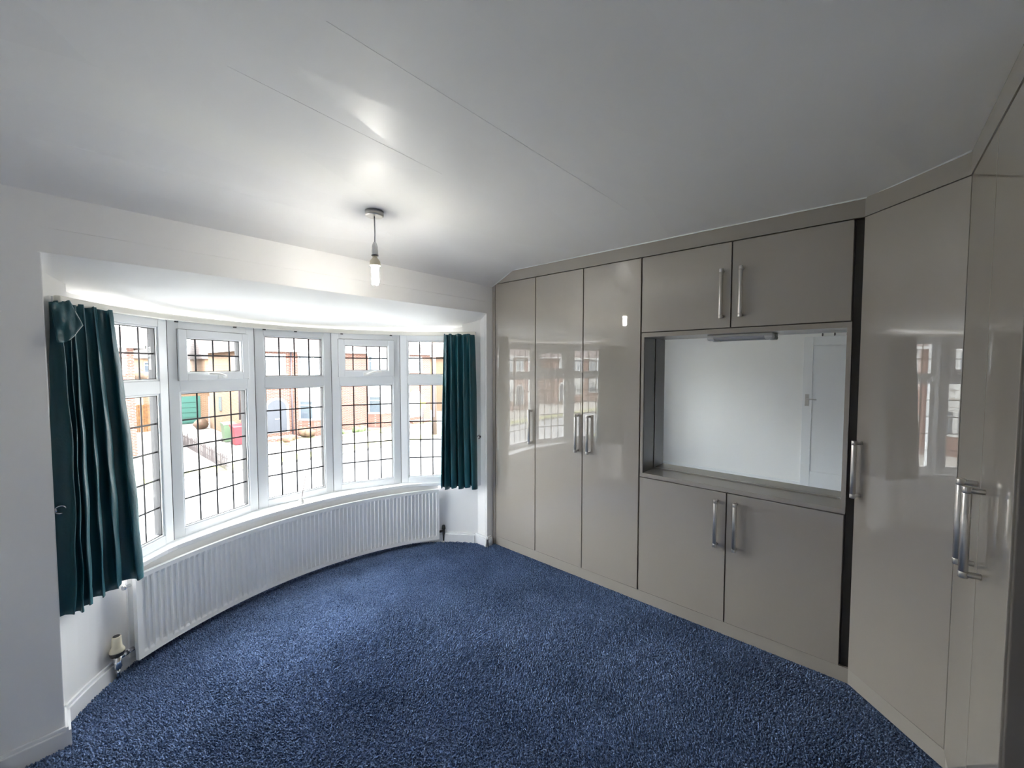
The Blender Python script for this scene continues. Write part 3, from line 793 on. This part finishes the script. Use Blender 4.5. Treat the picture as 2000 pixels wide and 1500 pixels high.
def bay(par, x0, x1, y, win=True):
    """two-storey bay: brick dwarf wall, glazing, tile-hung band, glazing, small roof"""
    c = .55; d = .75
    P0 = [(x0, y), (x0+c, y-d), (x1-c, y-d), (x1, y)]
    def ring(o): return [(x0-o, y), (x0+c-o*.5, y-d-o), (x1-c+o*.5, y-d-o), (x1+o, y)]
    MB().prism(ring(0), GZ, -1.72).build('bay_base', M['brick'], par)
    MB().prism(ring(.05), -.50, .86).build('bay_panel', M['render'], par)
    st = MB()
    for k in range(3):
        z = -.38+k*.4; st.prism(ring(.065), z, z+.03)
    st.build('bay_banding', M['paving'], par)
    MB().prism(ring(.06), 2.28, 2.46).build('bay_cornice', M['render'], par)
    MB().prism(ring(.08), -1.74, -1.64).build('bay_sill', M['render'], par)
    MB().prism(ring(.08), .84, .93).build('bay_sill', M['render'], par)
    for z0, z1, mm in ((-1.64, -.50, 'net'), (.93, 2.28, 'far_glass')):
        for a, b in ((P0[0], P0[1]), (P0[1], P0[2]), (P0[2], P0[3])):
            a = Vector((*a, 0)); b = Vector((*b, 0)); X = b-a; L = X.length; X.normalize(); Y = Vector((-X.y, X.x, 0))
            n = 3 if L > 1 else 1
            f = MB(); w_ = .08
            for k in range(n+1):
                x = (L-w_)*k/n; f.obox(a, X, Y, (0, 0, 1), (x, -.02, z0), (x+w_, .06, z1))
            f.obox(a, X, Y, (0, 0, 1), (w_, -.02, z1-w_), (L-w_, .06, z1)); zz = z0+(z1-z0)*.70
            f.obox(a, X, Y, (0, 0, 1), (w_, -.02, zz), (L-w_, .06, zz+.06))
            o = f.build('window', M['render'], par)
            MB().obox(a, X, Y, (0, 0, 1), (w_*.5, .02, z0), (L-w_*.5, .03, z1-.02)).build('pane', M[mm if n == 3 else 'far_glass'], o)

def semi_pair(x0, name_label, sx=1, door_mats=('slate_door', 'render')):
    """pair of brick semis, 12.6 m wide, facade at y=26"""
    Y = 26.0; W = 12.6; x1 = x0+W; xm = x0+W/2
    t = empty('semi_detached_houses', (xm, Y+4, GZ), name_label, 'house', 'brick semi-detached houses across the street')
    MB().box(x0, x1, Y, Y+8, GZ, 2.5).build('wall', M['brick'], t)
    ys = MB().box(x0-.03, x0, Y+.3, Y+8, GZ, 2.5); ys.build('side_wall', M['brick_y'], t)
    # hipped roof with eaves
    e = .35
    v = [(x0-e, Y-e, 2.48), (x1+e, Y-e, 2.48), (x1+e, Y+8+e, 2.48), (x0-e, Y+8+e, 2.48), (x0+3.6, Y+4, 6.2), (x1-3.6, Y+4, 6.2)]
    MB().add(v, [(0, 1, 5, 4), (1, 2, 5), (2, 3, 4, 5), (3, 0, 4), (3, 2, 1, 0)]).build('roof', M['roof'], t)
    gt = MB().box(x0-e-.04, x1+e+.04, Y-e-.1, Y-e, 2.40, 2.52); gt.box(x0-e-.1, x0-e, Y-e-.1, Y+8+e, 2.40, 2.52); gt.box(x1+e, x1+e+.1, Y-e-.1, Y+8+e, 2.40, 2.52)
    gt.build('gutter', M['render'], t)
    MB().box(xm-.5, xm+.5, Y+3.2, Y+4.0, 5, 7.2).build('chimney', M['brick'], t)
    for sgn, ox, dm in ((1, x0, door_mats[0]), (-1, x1, door_mats[1])):
        def xx(a, b): return (ox+a, ox+b) if sgn > 0 else (ox-b, ox-a)
        a, b = xx(.95, 1.98)
        # arched porch
        MB().prism_y(arch_poly(a-.14, b+.14, -2.35, -.92), Y-.05, Y-.001).build('door_surround', M['render'], t)
        dr = MB().prism_y(arch_poly(a, b, -2.32, -.92), Y-.09, Y-.052).build('door', M[dm], t)
        MB().box((a+b)/2-.12, (a+b)/2+.12, Y-.10, Y-.091, -1.55, -1.50).build('letter_plate', M['chrome'], dr)
        MB().box(a-.3, b+.3, Y-.9, Y, GZ, GZ+.16).build('step', M['brick'], t)
        a, b = xx(.80, 2.00); far_window(t, a, b, Y-.02, 1.12, 2.28, 2)
        a, b = xx(2.72, 5.3); bay(t, a, b, Y)
        a, b = xx(2.30, 2.42)
        MB().tube([(a, Y-.08, 2.4), (a, Y-.08, GZ+.1)], .045, 8).build('downpipe', M['pipe'], t)
    return t
pa = semi_pair(7.30, 'red brick pair of semis straight across the street with a dark arched door')
# details on the side of the nearest house
MB().box(7.20, 7.27, 27.6, 28.5, 1.05, 2.1).build('side_window', M['render'], pa)
MB().box(7.21, 7.27, 31.0, 31.5, -1.3, -.4).build('side_window', M['net'], pa)
for y_ in (26.25, 26.55, 26.95):
    MB().tube([(7.16, y_, 2.3), (7.16, y_, -1.5 if y_ > 26.8 else GZ+.1)], .05, 8).build('soil_pipe', M['pipe'], pa)
semi_pair(-9.9, 'red brick pair of semis behind the left curtain, its right end beside the drive', door_mats=('render', 'render'))
semi_pair(24.4, 'brick pair of semis far to the right beyond the utility pole', door_mats=('slate_door', 'slate_door'))
semi_pair(-44.3, 'brick pair of semis second from the left end of the street', door_mats=('render', 'slate_door'))
semi_pair(-61.5, 'brick pair of semis at the left end of the street', door_mats=('render', 'render'))
semi_pair(-27.1, 'brick pair of semis third from the left end of the street', door_mats=('slate_door', 'render'))

# garage at the end of the drive
ga = empty('garage', (6.2, 39, GZ), 'flat-roofed brick garage with a green up-and-over door at the end of the drive', 'garage')
MB().box(4.3, 8.6, 37.6, 42, GZ, -.22).build('wall', M['brick_y'], ga)
MB().box(4.2, 8.7, 37.4, 42.1, -.22, -.02).build('roof', M['render'], ga)
gd = MB().box(4.9, 7.45, 37.50, 37.598, GZ+.03, -.66).build('door', M['green_door'], ga)
rb = MB()
for k in range(5):
    z = GZ+.12+k*.37
    for q in range(2): rb.box(5.0+q*1.24, 5.0+q*1.24+1.12, 37.47, 37.499, z, z+.29)
rb.build('door_ribs', M['green_door'], gd)
# white side gate between garage and house
wg = MB().box(7.28, 7.98, 34.35, 34.43, GZ+.02, -.55); wg.box(7.5, 7.6, 34.2, 34.34, GZ, -.3)
tag(wg.build('side_gate', M['render']), 'white side gate between the green garage and the brick side wall', 'gate')
sg = MB().sphere((6.7, 33.9, GZ+.3), (.40, .35, .4), 10, 6, .2, random.Random(5)); tag(sg.build('rust_shrub', M['rust']), 'small rust-red shrub by the white side gate', 'shrub')

# orange timber fence panels
of = empty('timber_fence', (4.0, 35, GZ), 'orange timber boarded fence at the end of the left drive', 'fence')
for k in range(12):
    x = 3.20+k*.125
    MB().box(x, x+.115, 35.0, 35.03, GZ+.02, -.92+.02*math.sin(k*2.1)).build('board', M['timber'], of)
MB().box(3.1, 4.75, 35.035, 35.08, GZ+.4, GZ+.5).build('rail', M['timber'], of)
bk = empty('brick_outbuilding', (4.0, 41, GZ), 'low brick outbuilding with a pale roof behind the orange fence', 'outbuilding')
MB().box(1.5, 4.1, 43, 47, GZ, .1).build('wall', M['brick'], bk)
MB().prism_x([(42.7, .1), (47.3, .1), (45, 1.9)], 1.3, 4.15).build('roof', M['roof'], bk)

# dark picket fence running up the drive
pf = empty('picket_fence', (4.7, 18.9, GZ), 'low dark picket fence between the two drives', 'fence')
rn = random.Random(2); k = 0
y = 19.0
while y < 28.4:
    if not (24.0 < y < 24.5) and y > 19.6:
        big = (k % 13 == 4)
        h_ = .74 if big else .60+rn.uniform(-.04, .04)
        w2 = .055 if big else .018
        lean = rn.uniform(-.02, .02)
        MB().add([(4.69, y-w2, GZ), (4.71, y-w2, GZ), (4.71, y+w2, GZ), (4.69, y+w2, GZ), (4.69+lean, y-w2, GZ+h_), (4.71+lean, y-w2, GZ+h_), (4.71+lean, y+w2, GZ+h_), (4.69+lean, y+w2, GZ+h_), (4.70+lean, y, GZ+h_+.05)],
            [(3, 2, 1, 0), (0, 1, 5, 4), (1, 2, 6, 5), (2, 3, 7, 6), (3, 0, 4, 7), (4, 5, 8), (5, 6, 8), (6, 7, 8), (7, 4, 8)]).build('post' if big else 'picket', M['fence_wood'], pf)
    y += .135; k += 1
for z in (.15, .45):
    for a, b in ((19.6, 24.0), (24.5, 28.4)):
        MB().box(4.725, 4.76, a, b, GZ+z, GZ+z+.04).build('rail', M['fence_wood'], pf)

# wheelie bins
def bin_(x, y, m, label):
    t = empty('wheelie_bin', (x, y, GZ), label, 'bin', 'wheelie bins by the house corner')
    b = [(x-.22, y-.28), (x+.22, y-.28), (x+.22, y+.26), (x-.22, y+.26)]; tp = [(x-.29, y-.36), (x+.29, y-.36), (x+.29, y+.36), (x-.29, y+.36)]
    v = [(*p, GZ+.03) for p in b]+[(*p, GZ+.98) for p in tp]
    MB().add(v, [(3, 2, 1, 0), (4, 5, 6, 7), (0, 1, 5, 4), (1, 2, 6, 5), (2, 3, 7, 6), (3, 0, 4, 7)]).build('body', m, t, bevel=.02)
    MB().prism_x([(y-.40, GZ+.99), (y+.38, GZ+.99), (y+.38, GZ+1.10), (y+.1, GZ+1.12), (y-.36, GZ+1.05)], x-.32, x+.32).build('lid', m, t, bevel=.01)
    for s_ in (-1, 1): MB().tube([(x+s_*.2, y+.3, GZ+.1), (x+s_*.27, y+.3, GZ+.1)], .1, 14).build('wheel', M['black_plastic'], t)
bin_(6.72, 25.7, M['bin_red'], 'red wheelie bin on the drive in front of the brick corner')
bin_(6.62, 27.1, M['bin_green'], 'pale green wheelie bin behind the red one')

# utility pole and a yellow marker
up = empty('utility_pole', (15.9, 20.4, GZ), 'tall brown wooden utility pole on the far verge', 'pole')
MB().tube([(15.9, 20.4, GZ-.05), (15.9, 20.4, 5.5)], [.16, .11], 12).build('shaft', M['pole'], up)
MB().box(15.3, 16.5, 20.35, 20.45, 4.8, 4.9).build('crossarm', M['pole'], up)
MB().box(15.72, 15.78, 20.2, 20.3, -1.6, 1.6).build('cable_guard', M['pipe'], up)
ys = empty('sign_post', (18.0, 24.4, GZ), 'thin grey post with a bright yellow board in the garden opposite', 'sign')
MB().tube([(18.0, 24.4, GZ-.02), (18.0, 24.4, -.5)], .03, 8).build('post', M['pipe'], ys)
MB().box(17.75, 18.2, 24.35, 24.38, -1.5, -.85).build('board', M['yellow'], ys)
# low garden walls and shrubs in front of the houses
for (a, b, yy, lab) in ((8.4, 13.4, 22.75, 'low brick garden wall before the dark arched door'), (13.9, 19.6, 22.75, 'low brick garden wall right of the central pier'), (-8.5, -1.0, 22.75, 'low brick garden wall behind the left curtain')):
    gw = MB().box(a, b, yy, yy+.22, GZ, GZ+.22); gw.box(a-.03, b+.03, yy-.03, yy+.25, GZ+.22, GZ+.28)
    tag(gw.build('garden_wall', M['paving']), lab, 'wall')
    struct(MB().box(a, b, yy+.24, 25.0, GZ, GZ+.03).build('lawn', M['grass']), 'patchy front lawn')
rn = random.Random(11)
for (x, y, r_, mm, lab) in ((10.0, 25.0, .45, 'rust', 'reddish shrub at the foot of the brick pier'), (11.3, 24.1, .4, 'leaf', 'green shrub under the white bay'), (12.9, 24.2, .35, 'leaf', 'green shrub between the two bays'),
        (16.2, 24.6, .35, 'leaf', 'shrub under the right white bay'), (8.9, 24.3, .3, 'rust', 'low reddish plant beside the arched door step')):
    mb = MB()
    for q in range(4):
        mb.sphere((x+rn.uniform(-.3, .3), y+rn.uniform(-.15, .15), GZ+r_*.6+rn.uniform(-.05, .1)), (r_*.7, r_*.6, r_*.6), 10, 6, .2, rn)
    tag(mb.build('shrub', M[mm]), lab, 'shrub')
# next street behind
for q, (a, b) in enumerate(((-30, -14), (-12, -1), (1, 10.5), (12.5, 24), (26, 44))):
    t = empty('distant_terrace', ((a+b)/2, 64, GZ), ['far terrace roof furthest left in the next street', 'far terrace behind the left semis', 'far terrace seen above the green garage', 'far terrace behind the semis opposite', 'far terrace furthest right in the next street'][q], 'house', 'houses in the next street')
    MB().box(a, b, 60, 68, GZ, 2.4).build('wall', M['brick_y'], t)
    MB().prism_x([(59.6, 2.4), (68.4, 2.4), (64, 6.0)], a-.3, b+.3).build('roof', M['roof'], t)
    n = int((b-a)/2.6)
    for k in range(n):
        x = a+.8+k*2.6; far_window(t, x, x+1.3, 59.98, .8, 2.0, 2)
tr_ = empty('garden_tree', (5.3, 50, GZ), 'bare brown garden tree behind the green garage', 'tree')
MB().tube([(5.3, 50, GZ), (5.35, 50, -.5), (5.2, 50, 1.5)], [.2, .15, .08], 8).build('trunk', M['bark'], tr_)
mb = MB()
for q in range(9): mb.sphere((5.3+rn.uniform(-1.3, 1.3), 50+rn.uniform(-1, 1), .6+rn.uniform(-1, 1.6)), (.7, .7, .6), 8, 6, .35, rn)
mb.build('foliage', M['rust'], tr_)
